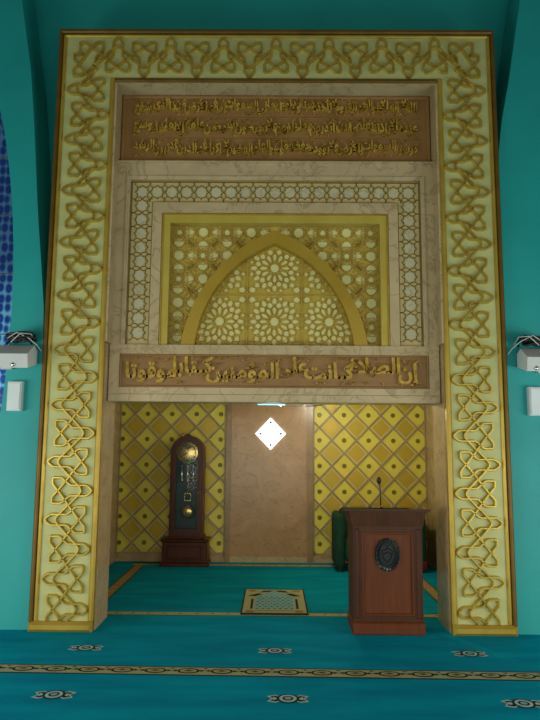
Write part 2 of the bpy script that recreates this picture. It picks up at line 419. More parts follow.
def lettering(name, txt, x0, x1, z0, z1, y, parent, depth=.02, weight=.012, seed=1, dens=.03):
    words = []
    for wd in txt.split(' '):
        cu = bpy.data.curves.new(name+'_source', 'FONT'); cu.body = shape(wd); cu.size = 1; cu.resolution_u = 3
        cu.offset = weight; cu.extrude = .02
        o = bpy.data.objects.new(name+'_source', cu); COL.objects.link(o)
        bpy.context.view_layer.update()
        me = bpy.data.meshes.new_from_object(o.evaluated_get(bpy.context.evaluated_depsgraph_get()))
        bpy.data.objects.remove(o)
        V_ = [tuple(v.co) for v in me.vertices]; x_ = [v[0] for v in V_]
        words.append((V_, [list(p.vertices) for p in me.polygons], min(x_), max(x_)))
    # words set right to left, closely packed and stepped up and down like thuluth script
    lay = []; cur = 0; k = 0
    for V_, F_, xa, xb in words:
        wdt = xb-xa; lift = (0, .26)[k % 2]
        lay.append([((cur-xb+v[0]), v[1]+lift, v[2]) for v in V_]); cur -= wdt*.90+.02; k += 1
    ax = min(v[0] for L in lay for v in L); bx = max(v[0] for L in lay for v in L)
    ay = min(v[1] for L in lay for v in L); by = max(v[1] for L in lay for v in L)
    f = MB()
    for q, (L, wd) in enumerate(zip(lay, words)):
        v = [(x0+(p[0]-ax)/(bx-ax)*(x1-x0), y-((depth+.003*(q % 2)) if p[2] > 0 else 0), z0+(p[1]-ay)/(by-ay)*(z1-z0)) for p in L]
        f.add(v, wd[1], 'gold_text')
    rnd = random.Random(seed)
    # vowel marks and ornamental strokes between the letters
    h = z1-z0; n = int((x1-x0)/dens)
    for k in range(n):
        x = x0+(k+.5+rnd.uniform(-.4,.4))*(x1-x0)/n; z = z0+h*rnd.choice([.08,.5,.72,.86,.93,.35]); t = rnd.random(); s_ = h*.05
        if t < .5: f.ribbon([(x-s_*1.4, z-s_*.9), (x, z), (x+s_*1.5, z+s_)], h*.035, y, y-depth*.9, 'gold_text')
        elif t < .75: f.prism([(x-s_*.7, z), (x, z-s_*.7), (x+s_*.7, z), (x, z+s_*.7)], y-depth*1.1, y, 'gold_text')
        else: f.ribbon([(x-s_*1.3, z), (x-s_*.6, z+s_*1.1), (x, z), (x+s_*.6, z+s_*1.1), (x+s_*1.3, z+s_*.2)], h*.032, y, y-depth*.9, 'gold_text')
    return f.build(name, parent)

# ------------------------------------------------------------------ upper inscription panel
P = thing('calligraphy_inscription', 'brown panel with three lines of raised gold Arabic calligraphy under the top border', 'inscription', (0,PY,4.6))
f = MB(); f.box(-1.60, 1.60, .26, .30, 4.56, 5.305, 'mauve'); f.build('backing_panel', P)
f = MB(); f.frame(-1.60, 1.60, 4.565, 5.30, .035, .235, .262, 'mauve')
for z in (4.828, 5.058): f.bbox(-1.5, 1.5, .250, .262, z-.006, z+.006, 'mauve', .004)
f.build('panel_frame', P)
VER = ['الله لا إله إلا هو الحي القيوم لا تأخذه سنة ولا نوم له ما في السموات وما في الأرض من ذا الذي يشفع',
       'عنده إلا بإذنه يعلم ما بين أيديهم وما خلفهم ولا يحيطون بشيء من علمه إلا بما شاء وسع',
       'كرسيه السموات والأرض ولا يؤوده حفظهما وهو العلي العظيم لا إكراه في الدين قد تبين الرشد']
for k, (zb, zt) in enumerate([(5.075, 5.262), (4.845, 5.04), (4.62, 4.812)]):
    lettering('calligraphy_line', VER[k], -1.47, 1.47, zb, zt, .26, P, .032, .034, seed=k)

# ------------------------------------------------------------------ marble facing with its patterned panels
F = thing('marble_facing', 'beige veined marble facing between the upper inscription and the lintel', 'facing', (0,PY,2.66))
f = MB()
f.box(-IW, -1.475, PY, JD, 2.655, 4.54, 'marble'); f.box(1.475, IW, PY, JD, 2.655, 4.54, 'marble'); f.box(-1.475, 1.475, PY, JD, 4.36, 4.54, 'marble')
f.box(-1.24, -1.145, PY, JD, 2.655, 4.12, 'marble'); f.box(1.145, 1.24, PY, JD, 2.655, 4.12, 'marble'); f.box(-1.145, 1.145, PY, JD, 4.01, 4.12, 'marble')
f.box(-IW, IW, .302, JD-.005, 4.54, IH, 'marble')
f.build('marble_slab', F)
f = MB(); f.box(-IW, IW, PY-.02, PY+.06, 4.53, 4.555, 'marble')
for sg in (-1,1):
    f.ribbon([(sg*1.505, 2.665), (sg*1.505, 4.39), (0, 4.39)], .03, PY, PY-.015, 'marble')
f.build('marble_moulding', F)
f = MB()
for sg in (-1, 1):
    q0, q1 = sorted((sg*IW, sg*1.605)); f.box(q0, q1, .022, PY, 2.66, IH, 'marble'); f.box(q0, q1, PY, .30, 4.56, IH, 'marble')
f.box(-1.605, 1.605, .022, .30, 5.306, 5.33, 'marble')
f.build('marble_reveal', F)

# star band
SB = thing('star_lattice_band', 'cream band of linked eight pointed stars with dark lines around the gold panel', 'lattice', (0,PY,2.66))
f = MB()
f.box(-1.475, -1.24, .24, .30, 2.66, 4.36, 'band_ground'); f.box(1.24, 1.475, .24, .30, 2.66, 4.36, 'band_ground'); f.box(-1.24, 1.24, .24, .30, 4.12, 4.36, 'band_ground')
g = f; f = MB(); yb, yt = .24, .230; c = 1.3575; zt_ = 4.24; p = .146
def star(cx, cz, r, r2, n=8, a0=0): return [(cx+(r if k % 2 == 0 else r2)*cos(a0+pi*k/n), cz+(r if k % 2 == 0 else r2)*sin(a0+pi*k/n)) for k in range(2*n)]
cells = []
n_h = 18; ph = 2*c/n_h
for k in range(0, n_h+1): cells.append((-c+k*ph, zt_, 'h'))
for sg in (-1, 1):
    k = 1
    while zt_-k*p > 2.70: cells.append((sg*c, zt_-k*p, 'v')); k += 1
for (x, z, d) in cells:
    g.prism(ell(x, z, .052, .052, 8, pi/8), yb-.006, yb, 'marble_pale')
    f.ribbon(star(x, z, .073, .058, 8, 0), .009, yb, yt, 'olive_line', True)
    h = .105
    for s1 in (-1, 1):
        for s2 in (-1, 1):
            if d == 'h': f.ribbon([(x+s1*.052, z+s2*.052), (x+s1*.073, z+s2*.075), (x+s1*.073, z+s2*h)], .008, yb, yt-.001, 'olive_line')
            else: f.ribbon([(x+s1*.052, z+s2*.052), (x+s1*.075, z+s2*.073), (x+s1*h, z+s2*.073)], .008, yb, yt-.001, 'olive_line')
o1, o2 = 1.3575+.108, 1.3575-.108
f.ribbon([(-o1, 2.665), (-o1, zt_+.108), (o1, zt_+.108), (o1, 2.665)], .013, yb, yt-.003, 'olive_line')
f.ribbon([(-o2, 2.665), (-o2, zt_-.108), (o2, zt_-.108), (o2, 2.665)], .013, yb, yt-.003, 'olive_line')
g.build('backing_panel', SB); f.build('star_lattice', SB)

# gold geometric panel with pointed arch
G = thing('geometric_panel', 'gold panel of pierced star tracery with a pointed arch over a field of rosettes', 'panel', (0,PY,2.66))
gx, gz0, gz1 = 1.145, 2.66, 4.01
f = MB()
f.box(-gx, -1.06, .215, .32, gz0, gz1, 'gold_yellow'); f.box(1.06, gx, .215, .32, gz0, gz1, 'gold_yellow'); f.box(-1.06, 1.06, .215, .32, 3.91, gz1, 'gold_yellow')
f.ribbon([(-1.135, gz0), (-1.135, 4.0), (1.135, 4.0), (1.135, gz0)], .02, .215, .203, 'gold_trim')
f.build('panel_frame', G)
f = MB(); f.box(-1.06, 1.06, .33, .37, gz0, 3.91, 'gold_yellow'); bk = f
# arch outline (half), outer and inner, as two arcs meeting at the point
def arc_pts(hw, apex, z0, sag, n=26):
    # one side of a pointed arch: a shallow circular arc from the springing (hw, z0) to the point (0, apex)
    H = apex-z0; c = math.hypot(hw, H); r = (c*c/4+sag*sag)/(2*sag); nx, nz = H/c, hw/c
    mx, mz = hw/2-nx*(r-sag), z0+H/2-nz*(r-sag)
    a0 = math.atan2(z0-mz, hw-mx); a1 = math.atan2(apex-mz, -mx)
    return [(mx+r*cos(a0+(a1-a0)*k/n), mz+r*sin(a0+(a1-a0)*k/n)) for k in range(n+1)]
outr = arc_pts(.925, 3.835, gz0, .205); inr = arc_pts(.79, 3.70, gz0, .19)
def full(h): return h+[(-x, z) for x, z in reversed(h[:-1])]
fo, fi = full(outr), full(inr)
f = MB(); n = len(fo)
vs = [(x, .215, z) for x, z in fo]+[(x, .215, z) for x, z in fi]+[(x, .33, z) for x, z in fo]+[(x, .33, z) for x, z in fi]
fs = []
for k in range(n-1): fs += [(k, k+1, n+k+1, n+k), (2*n+k, 2*n+k+1, k+1, k), (n+k, n+k+1, 3*n+k+1, 3*n+k)]
fs += [(0, n, 3*n, 2*n), (n-1, 2*n-1, 4*n-1, 3*n-1)]
f.add(vs, fs, 'gold_arch'); f.build('pointed_arch', G)
def halfwidth(h, z):
    if z >= h[-1][1]: return -1
    for (xa, za), (xb, zb) in zip(h, h[1:]):
        if za <= z <= zb: return xa+(xb-xa)*(z-za)/((zb-za) or 1)
    return h[0][0]
# outer tracery field: clusters of five pale octagons, gold lines between
f = MB(); g = bk; P2 = .490; z_c = 3.60
def inside_field(x, z, m=.0): return abs(x) < 1.06-m and gz0+m < z < 3.91-m and abs(x) > halfwidth(outr, z)-.02+m*.5
def seg_ok(a, b): return inside_field(*a) and inside_field(*b)
for i in range(-6, 7):
    for j in range(-6, 4):
        if (i+j) % 2: continue
        x0, z0 = i*P2/2, z_c+j*P2/2
        for dx, dz in ((0,0), (.139,0), (-.139,0), (0,.139), (0,-.139)):
            x, z = x0+dx, z0+dz
            if inside_field(x, z, .03):
                g.prism(ell(x, z, .050, .050, 8, pi/8), .322, .33, 'inlay')
                f.ribbon(ell(x, z, .059, .059, 8, pi/8), .013, .33, .314, 'gold_lattice', True)
        def lines(L, w=.013, lv=0):
            for a, b in zip(L, L[1:]):
                if seg_ok(a, b): f.ribbon([a, b], w, .33, .318-lv, 'gold_lattice')
        c4 = (x0+P2/2, z0)
        if seg_ok((c4[0]-.06, c4[1]-.06), (c4[0]+.06, c4[1]+.06)):
            f.ribbon(star(*c4, .075, .035, 8), .012, .33, .314, 'gold_lattice', True); g.prism(ell(*c4, .026, .026, 8), .322, .33, 'inlay')
            f.ribbon(ell(*c4, .098, .098, 8), .010, .33, .313, 'gold_lattice', True)
        for sx in (-1, 1):
            for sz in (-1, 1):
                q = lambda u, v: (x0+sx*u, z0+sz*v)
                lines([q(.03,.2), q(.07,.13), q(.13,.07), q(.2,.03)]); lines([q(.0,.07), q(.07,0)], lv=.002)
                lines([q(.07,.07), q(.122,.122), q(.18,.06)], lv=.003); lines([q(.122,.122), q(.06,.18)], lv=.004)
                lines([q(.09,.155), q(.155,.09)], lv=.005)
                lines([q(.05,.05), q(.1,.02), q(.19,.055)], lv=.006)
                if sz == 1 and seg_ok(q(.08,.08), q(.16,.16)):
                    f.ribbon(star(*q(.1225,.1225), .052, .03, 8), .009, .33, .313, 'gold_lattice', True); f.ribbon(ell(*q(.1225,.1225), .018, .018, 8), .008, .33, .312, 'gold_lattice', True)
                for u_, v_ in ((.21,.075),(.075,.21)):
                    if seg_ok(q(u_-.02,v_-.02), q(u_+.02,v_+.02)): f.ribbon(ell(*q(u_,v_), .022, .022, 6), .01, .33, .311, 'gold_lattice', True)
f.build('outer_tracery', G)
# rosette field inside the arch
f = MB(); D = .553; zr0 = 2.915
def in_arch(x, z, m=0): return z > gz0+m and abs(x) < halfwidth(inr, z)-m
def poly(pts, lv=0, w=.0125):
    ok = [in_arch(*p_, -.004) for p_ in pts]
    if all(ok): f.ribbon(pts, w, .33, .316-lv, 'gold_lattice', True)
    else:
        for k in range(len(pts)):
            if ok[k] and ok[(k+1) % len(pts)]: f.ribbon([pts[k], pts[(k+1) % len(pts)]], w, .33, .316-lv, 'gold_lattice')
def cell(pts):
    cx = sum(p_[0] for p_ in pts)/len(pts); cz = sum(p_[1] for p_ in pts)/len(pts)
    if all(in_arch(*p_) for p_ in pts):
        g.prism([(cx+(x-cx)*.94, cz+(z-cz)*.94) for x, z in pts], .322, .33, 'inlay')
    poly(pts)
for i in range(-2, 3):
    for j in range(-1, 3):
        X, Zc = i*D, zr0+j*D
        pol = lambda r, a: (X+r*cos(a), Zc+r*sin(a))
        c12 = [pol(.047, 2*pi*k/12) for k in range(12)]; cell(c12)
        for k in range(12):
            a = 2*pi*k/12
            cell([pol(.064, a), pol(.09, a+.17), pol(.135, a+.155), pol(.156, a), pol(.135, a-.155), pol(.09, a-.17)])
            b = a+pi/12
            cell([pol(.140, b), pol(.160, b+.17), pol(.188, b+.14), pol(.205, b), pol(.188, b-.14), pol(.160, b-.17)])
            cell([pol(.172, a), pol(.196, a+.13), pol(.232, a+.09), pol(.25, a), pol(.232, a-.09), pol(.196, a-.13)])
            if k % 3 == 1: cell([pol(.222, b), pol(.245, b+.14), pol(.29, b), pol(.245, b-.14)])
            elif True: cell([pol(.22, b), pol(.24, b+.11), pol(.268, b), pol(.24, b-.11)])
        for sx in (-1, 1):
            for sz in (-1, 1):
                q = lambda u, v: (X+sx*(D/2-u), Zc+sz*(D/2-v))
                cell([q(.016,.045), q(.045,.016), q(.082,.03), q(.088,.075), q(.03,.082)])
for k in range(-2, 4):
    for L in ([((k-.5)*D, gz0+t*.03) for t in range(40)], [(-.8+t*.03, zr0+(k-.5)*D) for t in range(54)]):
        L = [u for u in L if in_arch(*u)]
        if len(L) > 2: f.ribbon([L[0], L[-1]], .014, .33, .312, 'gold_lattice')
g.build('backing_panel', G); f.build('rosette_tracery', G)

# lower band: lintel and inscription
Lt = thing('marble_lintel', 'pale marble lintel spanning the niche opening below the gold panel', 'lintel', (0,PY,LB))
f = MB()
f.box(-1.62, 1.62, PY, JD, LB, 2.235, 'marble'); f.box(-1.62, 1.62, PY, JD, 2.565, 2.655, 'marble'); f.box(-1.62, -1.52, PY, JD, 2.235, 2.565, 'marble'); f.box(1.52, 1.62, PY, JD, 2.235, 2.565, 'marble')
f.bbox(-1.62, 1.62, PY-.012, PY, LB, LB+.075, 'marble', .006); f.box(-1.62, 1.62, PY-.012, PY, 2.61, 2.655, 'marble')
f.build('marble_slab', Lt)
IB = thing('calligraphy_inscription', 'long brown band with one line of gold Arabic calligraphy set in the lintel', 'inscription', (0,PY+.03,2.24))
f = MB(); f.box(-1.52, 1.52, .235, .30, 2.235, 2.565, 'mauve'); f.build('backing_panel', IB)
f = MB(); f.frame(-1.52, 1.52, 2.235, 2.565, .02, .212, .24, 'mauve'); f.build('panel_frame', IB)
lettering('calligraphy_line', 'إن الصلاة كـانت على المؤمنين كـتابا موقوتا', -1.46, 1.46, 2.262, 2.545, .235, IB, .03, .034, seed=9, dens=.028)

# ------------------------------------------------------------------ diamond lattice panels in the niche
hx, hz = .181, .186
def lattice_panel(label, u0, u1, z0, z1, cu, cz, fn, group, k=1):
    # fn maps (u, z) plus distance out from the wall to a world point
    T = thing('lattice_panel', label, 'lattice panel', fn((u0+u1)/2, z0, 0), group)
    tiles = MB(); bars = MB()
    tiles.add([fn(u0,z0,.012), fn(u1,z0,.012), fn(u1,z1,.012), fn(u0,z1,.012), fn(u0,z0,0), fn(u1,z0,0), fn(u1,z1,0), fn(u0,z1,0)],
              [(0,1,2,3),(7,6,5,4),(0,4,5,1),(1,5,6,2),(2,6,7,3),(3,7,4,0)], 'linen')
    def clipp(poly):
        for ax, lim, s in ((0,u0,1),(0,u1,-1),(1,z0,1),(1,z1,-1)):
            o = []
            for a, b in zip(poly, poly[1:]+poly[:1]):
                ia, ib = s*(a[ax]-lim) >= 0, s*(b[ax]-lim) >= 0
                if ia: o.append(a)
                if ia != ib:
                    t = (lim-a[ax])/(b[ax]-a[ax]); o.append((a[0]+t*(b[0]-a[0]), a[1]+t*(b[1]-a[1])))
            poly = o
            if len(poly) < 3: return None
        return poly
    def slab(poly, d0, d1, m, sc=1):
        poly = clipp(poly)
        if not poly: return
        n = len(poly)
        tiles.add([fn(x,z,d0) for x,z in poly]+[fn(x,z,d1) for x,z in poly], [list(range(n,2*n))]+[(i,(i+1)%n,n+(i+1)%n,n+i) for i in range(n)], m)
    dia = lambda x, z, s: [(x-hx*s, z), (x, z-hz*s), (x+hx*s, z), (x, z+hz*s)]
    ni = int((u1-u0)/(2*hx))+3; nj = int((z1-z0)/(2*hz))+3
    for i in range(-ni, ni+1):
        for j in range(-nj, nj+1):
            x, z = cu+i*2*hx, cz+j*2*hz
            slab(dia(x, z, .99), .012, .02, 'yellow_tile')
            if u0+.02 < x < u1-.02 and z0+.02 < z < z1-.02:
                P8 = ell(x, z, .034, .034, 10)
                tiles.add([fn(a,b,.02) for a,b in P8]+[fn(x+(a-x)*.7,z+(b-z)*.7,.034) for a,b in P8], [list(range(10,20))]+[(q,(q+1)%10,10+(q+1)%10,10+q) for q in range(10)], 'olive_dot')
            x2, z2 = x+hx, z+hz
            slab(dia(x2, z2, .99), .012, .02, 'linen'); slab(dia(x2, z2, .72), .02, .03, 'gold_tile')
            slab(dia(x2, z2, .40), .03, .033, 'gold_tile')
    # diagonal bars
    for d in (1, -1):
        k = -60
        while k < 60:
            # line z = cz + hz*k' + d*(hz/hx)*(u-cu) ; bars at odd multiples of hz
            b = cz+hz*(2*k+1); pts = []
            s = d*hz/hx
            lo, hi = u0, u1
            ua, ub = sorted(((z0-b)/s+cu, (z1-b)/s+cu))
            lo, hi = max(lo, ua), min(hi, ub)
            if hi-lo > .02:
                yy = .046 if d > 0 else .043
                bars.ribbon([(lo, b+s*(lo-cu)), (hi, b+s*(hi-cu))], .027, .02, yy, 'bar', False, .6, fn=lambda q, y: fn(q[0], q[1], y))
            k += 1
    tiles.build('diamond_tiles', T); bars.build('lattice_bars', T)
    rim = MB()
    for (a, b, c_, d_) in ((u0, z0, u1, z0+.03), (u0, z1-.03, u1, z1), (u0, z0, u0+.012, z1), (u1-.012, z0, u1, z1)):
        v = [fn(a,b,.0), fn(c_,b,.0), fn(c_,d_,.0), fn(a,d_,.0), fn(a,b,.04), fn(c_,b,.04), fn(c_,d_,.04), fn(a,d_,.04)]
        rim.add(v, [(0,1,2,3),(4,5,6,7),(0,1,5,4),(1,2,6,5),(2,3,7,6),(3,0,4,7)], 'bar')
    rim.build('panel_rim', T)
    return T
back = lambda u, z, d: (u, BY-d, z)
lattice_panel('yellow diamond lattice panel on the back wall behind the clock', NL+.004, -.705, .102, NC-.002, -1.506, 2.121, back, 'niche lattice panels')
lattice_panel('yellow diamond lattice panel on the back wall behind the lectern', .59, NR-.004, .102, NC-.002, .677, 2.121, back, 'niche lattice panels')
# central marble panel
C = thing('marble_cladding', 'tall pinkish brown marble panel in the middle of the niche back wall', 'panel', (-.04,BY,0))
f = MB(); f.box(-.62, .49, BY-.035, BY, .08, NC-.002, 'marble_pink'); f.build('marble_slab', C)
f = MB(); f.box(-.70, -.62, BY-.05, BY, .0, NC-.002, 'strip'); f.box(.49, .585, BY-.05, BY, .0, NC-.002, 'strip'); f.build('side_strip', C)
f = MB(); f.box(NL, -.70, BY-.03, BY, 0, .10, 'marble_warm'); f.box(.585, NR, BY-.03, BY, 0, .10, 'marble_warm'); f.box(-.62, .49, BY-.045, BY, 0, .08, 'marble'); struct(f.build('baseboard_back'))
# diamond shaped frosted window light
Dm = thing('diamond_window', 'small bright diamond shaped glass light with four studs on the marble', 'window', (-.045,BY-.035,1.84))
f = MB(); f.prism([(-.045-.225,1.84),(-.045,1.84-.235),(-.045+.225,1.84),(-.045,1.84+.235)], BY-.055, BY-.035, 'diamond_glow'); f.build('glass_pane', Dm)
for dx, dz in ((-.15,0),(.15,0),(0,.165),(0,-.165)):
    f = MB(); f.lathe([(.018,0),(.018,-.012),(.01,-.02)], -.045+dx, BY-.055, 'iron', 12, 1.84+dz, 'y'); f.build('stud', Dm)
# round ceiling lamp just behind the lintel
Cl = thing('ceiling_lamp', 'round ceiling lamp with thin metal rim glowing under the niche ceiling', 'lamp', (.15,1.9,NC))
f = MB(); f.lathe([(.06,-.002),(.3,-.03),(.33,-.07),(.28,-.12),(.1,-.14),(.01,-.145)], .27, 1.9, 'glass', 36, NC); f.build('glass_bowl', Cl)
f = MB(); f.tube([(.27+.36*cos(a*pi/24), 1.9+.36*sin(a*pi/24), NC-.20) for a in range(48)], .007, 'chrome', 6, True)
for a in (0, 2.1, 4.2): f.tube([(.27+.36*cos(a), 1.9+.36*sin(a), NC-.20), (.27+.2*cos(a), 1.9+.2*sin(a), NC-.02)], .004, 'chrome', 6)
f.build('rim', Cl)
f = MB(); f.tube([(-.20,1.9,NC-.19), (.14,1.9,NC-.19)], .02, 'tube_glow', 12); f.build('lit_tube', Cl)
f = MB(); f.box(-.2, .14, 1.86, 1.94, NC-.17, NC-.001, 'white_box'); f.build('tube_housing', Cl)

# ------------------------------------------------------------------ carpet borders and medallions (parts of the carpet floor)
def carpet_strip(name, x0, y0, x1, y1, w, pitch, kind):
    L = math.hypot(x1-x0, y1-y0); ux, uy = (x1-x0)/L, (y1-y0)/L
    P_ = lambda s, t, z: (x0+ux*s-uy*t, y0+uy*s+ux*t, z)
    f = MB()
    def q(s0, s1, t0, t1, z, m): f.add([P_(s0,t0,z),P_(s1,t0,z),P_(s1,t1,z),P_(s0,t1,z)], [(0,1,2,3)], m)
    def pg(pts, z, m): f.add([P_(s,t,z) for s,t in pts], [list(range(len(pts)))], m)
    q(0, L, -w/2, w/2, .0015, 'c_dark'); q(0, L, -w*.40, w*.40, .0025, 'c_cream' if abs(uy) < .5 else 'c_tan')
    n = int(L/pitch)
    for k in range(n):
        s = (k+.5)*pitch
        if kind == 'oval':
            for o, (rx, ry), m in ((0,(.34,.30),'c_dark'), (1,(.26,.2),'c_cream'), (2,(.16,.13),'c_tan'), (3,(.07,.06),'c_dark')):
                pg([(s+a*pitch, b*w) for a, b in ell(0,0,rx,ry,14)], .0035+o*.0008, m)
            for sg in (-1, 1):
                pg([(s+sg*pitch*.5, 0), (s+sg*pitch*.38, w*.1), (s+sg*pitch*.30, 0), (s+sg*pitch*.38, -w*.1)], .0044, 'c_dark')
                pg([(s+sg*pitch*.5-.02, w*.3), (s+sg*pitch*.5+.02, w*.3), (s+sg*pitch*.5, w*.18)], .0044, 'c_dark')
        else:
            pg([(s-pitch*.3, 0), (s, -w*.22), (s+pitch*.3, 0), (s, w*.22)], .0035, 'c_cream')
            pg([(s-pitch*.12, 0), (s, -w*.10), (s+pitch*.12, 0), (s, w*.10)], .0043, 'c_dark')
    return f.build(name, floor)
carpet_strip('border_stripe', -6, -.89, 6, -1.08, .19, .25, 'oval')
carpet_strip('border_stripe', -1.96, .65, 1.96, .65, .14, .16, 'diamond')
carpet_strip('border_stripe', -1.86, .71, -1.86, 3.18, .15, .2, 'diamond')
carpet_strip('border_stripe', 1.86, .71, 1.86, 3.18, .15, .2, 'diamond')
carpet_strip('border_stripe', -1.96, 3.24, 1.96, 3.24, .16, .16, 'diamond')
def medallion(x, y):
    f = MB()
    def pg(pts, z, m): f.add([(x+a*.84, y+b*.9, z) for a, b in pts], [list(range(len(pts)))], m)
    W, H = .15, .085
    for sg in (-1, 1):
        pg([(sg*.04,-.03),(sg*.10,-.075),(sg*.17,-.05),(sg*.135,0),(sg*.17,.05),(sg*.10,.075),(sg*.04,.03)], .0015, 'c_white')
        pg([(sg*.05,-.02),(sg*.10,-.055),(sg*.145,-.035),(sg*.115,0),(sg*.145,.035),(sg*.10,.055),(sg*.05,.02)], .0022, 'c_dark')
        pg([(sg*.09,-.012),(sg*.12,-.03),(sg*.12,.03),(sg*.09,.012)], .0029, 'c_white')
    pg(ell(0,0,.088,.088,16), .0036, 'c_dark'); pg(ell(0,0,.07,.07,16), .0043, 'c_white'); pg(ell(0,0,.045,.045,12), .005, 'c_dark'); pg(ell(0,0,.028,.028,10), .0057, 'c_blue')
    return f.build('carpet_medallion', floor)
for x, y in [(-1.548,-.453),(.024,-.484),(1.621,-.512),(-1.474,-1.455),(.109,-1.483),(1.671,-1.526)]: medallion(x, y)

# prayer rug
Rg = thing('prayer_rug', 'small cream bordered prayer rug with blue field lying across the niche carpet edge', 'rug', (.02,1.16,0))
f = MB(); rx0, rx1, ry0, ry1 = -.32, .36, .615, 1.71
f.box(rx0, rx1, ry0, ry1, .006, .016, 'c_dark'); f.build('rug_base', Rg)
f = MB()
def rq(x0, x1, y0, y1, z, m): f.add([(x0,y0,z),(x1,y0,z),(x1,y1,z),(x0,y1,z)], [(0,1,2,3)], m)
rq(rx0+.015, rx1-.015, ry0+.03, ry1-.03, .0175, 'c_cream')
f.build('rug_border', Rg)
f = MB(); cx = .02
fld = [(-.21,.17),(.21,.17),(.21,.72),(.14,.80),(.08,.90),(0,.96),(-.08,.90),(-.14,.80),(-.21,.72)]
f.add([(cx+a, ry0+b, .0187) for a, b in fld], [list(range(len(fld)))], 'c_blue')
for i in range(7):
    for j in range(8):
        a, b = -.18+i*.06+(.03 if j % 2 else 0), .2+j*.07
        if abs(a) < .19: f.add([(cx+a-.018, ry0+b, .0195),(cx+a, ry0+b-.018, .0195),(cx+a+.018, ry0+b, .0195),(cx+a, ry0+b+.018, .0195)], [(0,1,2,3)], 'c_dark')
f.build('rug_field', Rg)
f = MB()
for sg in (-1,1):
    f.add([(cx+sg*a, ry0+b, .0199) for a, b in [(.225,.18),(.25,.18),(.25,.6),(.225,.6)]], [(0,1,2,3)], 'c_dark')
    f.add([(cx+sg*a, ry0+b, .0199) for a, b in [(.30,.74),(.18,.86),(.13,.82),(.21,.72)]], [(0,1,2,3)], 'c_dark')
    f.add([(cx+sg*a, ry0+b, .0199) for a, b in [(.05,.93),(.17,.9),(.12,.99),(.0,1.0)]], [(0,1,2,3)], 'c_dark')
    for b in (.08, .98): f.add([(cx+sg*.25+p_[0], ry0+b+p_[1], .0199) for p_ in ell(0,0,.05,.05,10)], [list(range(10))], 'c_tan')
f.add([(cx+a, ry0+b, .0199) for a, b in [(-.2,.10),(.2,.10),(.2,.13),(-.2,.13)]], [(0,1,2,3)], 'c_tan')
f.build('rug_pattern', Rg)

# ------------------------------------------------------------------ longcase clock
kx0, ky = -1.225, 3.08
Ck = thing('longcase_clock', 'tall dark red wooden pendulum clock with arched glass front on the niche floor', 'clock', (kx0, ky+.15, 0))
f = MB()
f.bbox(kx0-.34, kx0+.34, ky, 3.43, 0, .05, 'wood_clock', .012); f.bbox(kx0-.315, kx0+.315, ky+.02, 3.43, .05, .33, 'wood_clock', .008)
f.bbox(kx0-.335, kx0+.335, ky+.005, 3.43, .33, .365, 'wood_clock', .012); f.bbox(kx0-.26, kx0+.26, ky+.045, 3.43, .365, .40, 'wood_clock', .01)
f.frame(kx0-.25, kx0+.25, .09, .29, .03, ky+.008, ky+.03, 'wood_clock')
f.build('plinth', Ck)
yb_ = ky+.07; r = .235; zc = 1.565; w_ = .235
# carcass: back and sides with round top
outer = [(kx0-w_, .40), (kx0+w_, .40)]+[(kx0+r*cos(a*pi/20), zc+r*sin(a*pi/20)) for a in range(21)]
iw = .185
inner = [(kx0-iw, .44), (kx0+iw, .44)]+[(kx0+iw*cos(a*pi/20), zc+iw*sin(a*pi/20)) for a in range(21)]
def ring(f, A, Bq, y0, y1, m):
    n = len(A); vs = [(x,y0,z) for x,z in A]+[(x,y0,z) for x,z in Bq]+[(x,y1,z) for x,z in A]+[(x,y1,z) for x,z in Bq]; fs = []
    for k in range(n):
        l = (k+1) % n; fs += [(k,l,n+l,n+k),(2*n+k,2*n+l,3*n+l,3*n+k),(k,l,2*n+l,2*n+k),(n+k,n+l,3*n+l,3*n+k)]
    f.add(vs, fs, m)
f = MB(); ring(f, outer, inner, yb_, 3.43, 'wood_clock'); f.build('case', Ck)
f = MB(); f.prism(inner, 3.30, 3.41, 'clock_inside'); g = f.build('case_back', Ck); g['label'] = 'dark teal inside of the clock case'
f = MB(); o2_ = [(kx0+(x-kx0)*1.0, z) for x, z in inner]; i2_ = [(kx0-.155,.50),(kx0+.155,.50)]+[(kx0+.155*cos(a*pi/20), zc+.155*sin(a*pi/20)) for a in range(21)]
ring(f, [(kx0+(x-kx0)*1.09, z+(.0)) for x, z in inner], i2_, yb_-.02, yb_, 'wood_clock'); dr = f.build('glazed_door', Ck)
f = MB(); f.prism(i2_, yb_-.006, yb_-.003, 'glass'); f.build('door_glass', dr)
f = MB(); f.lathe([(.012,0),(.016,-.015),(.008,-.025)], kx0+.17, yb_-.02, 'brass', 10, 1.0, 'y'); f.build('door_knob', dr)
f = MB(); f.lathe([(.05,0),(.04,.02),(.01,.03)], kx0, yb_+.05, 'wood_clock', 12, zc+r-.005); f.lathe([(.02,0),(.03,.015),(.008,.05)], kx0-.07, yb_+.03, 'brass', 12, zc+r-.02)
f.build('finial', Ck)
f = MB(); f.lathe([(.162,0),(.162,-.012),(.15,-.016)], kx0, yb_+.06, 'brass', 32, zc, 'y')
di = f.build('dial', Ck)
f = MB()
f.ribbon(ell(kx0, zc-.01, .115, .115, 32), .012, yb_+.044, yb_+.036, 'iron', True)
for k in range(12):
    a = 2*pi*k/12; f.ribbon([(kx0+.09*cos(a), zc-.01+.09*sin(a)), (kx0+.11*cos(a), zc-.01+.11*sin(a))], .012, yb_+.044, yb_+.038, 'iron')
f.build('hour_markers', di)
f = MB(); f.ribbon([(kx0, zc-.01), (kx0-.055, zc-.04)], .014, yb_+.036, yb_+.03, 'black'); f.ribbon([(kx0, zc-.01), (kx0+.02, zc+.085)], .010, yb_+.03, yb_+.026, 'black'); f.build('clock_hands', di)
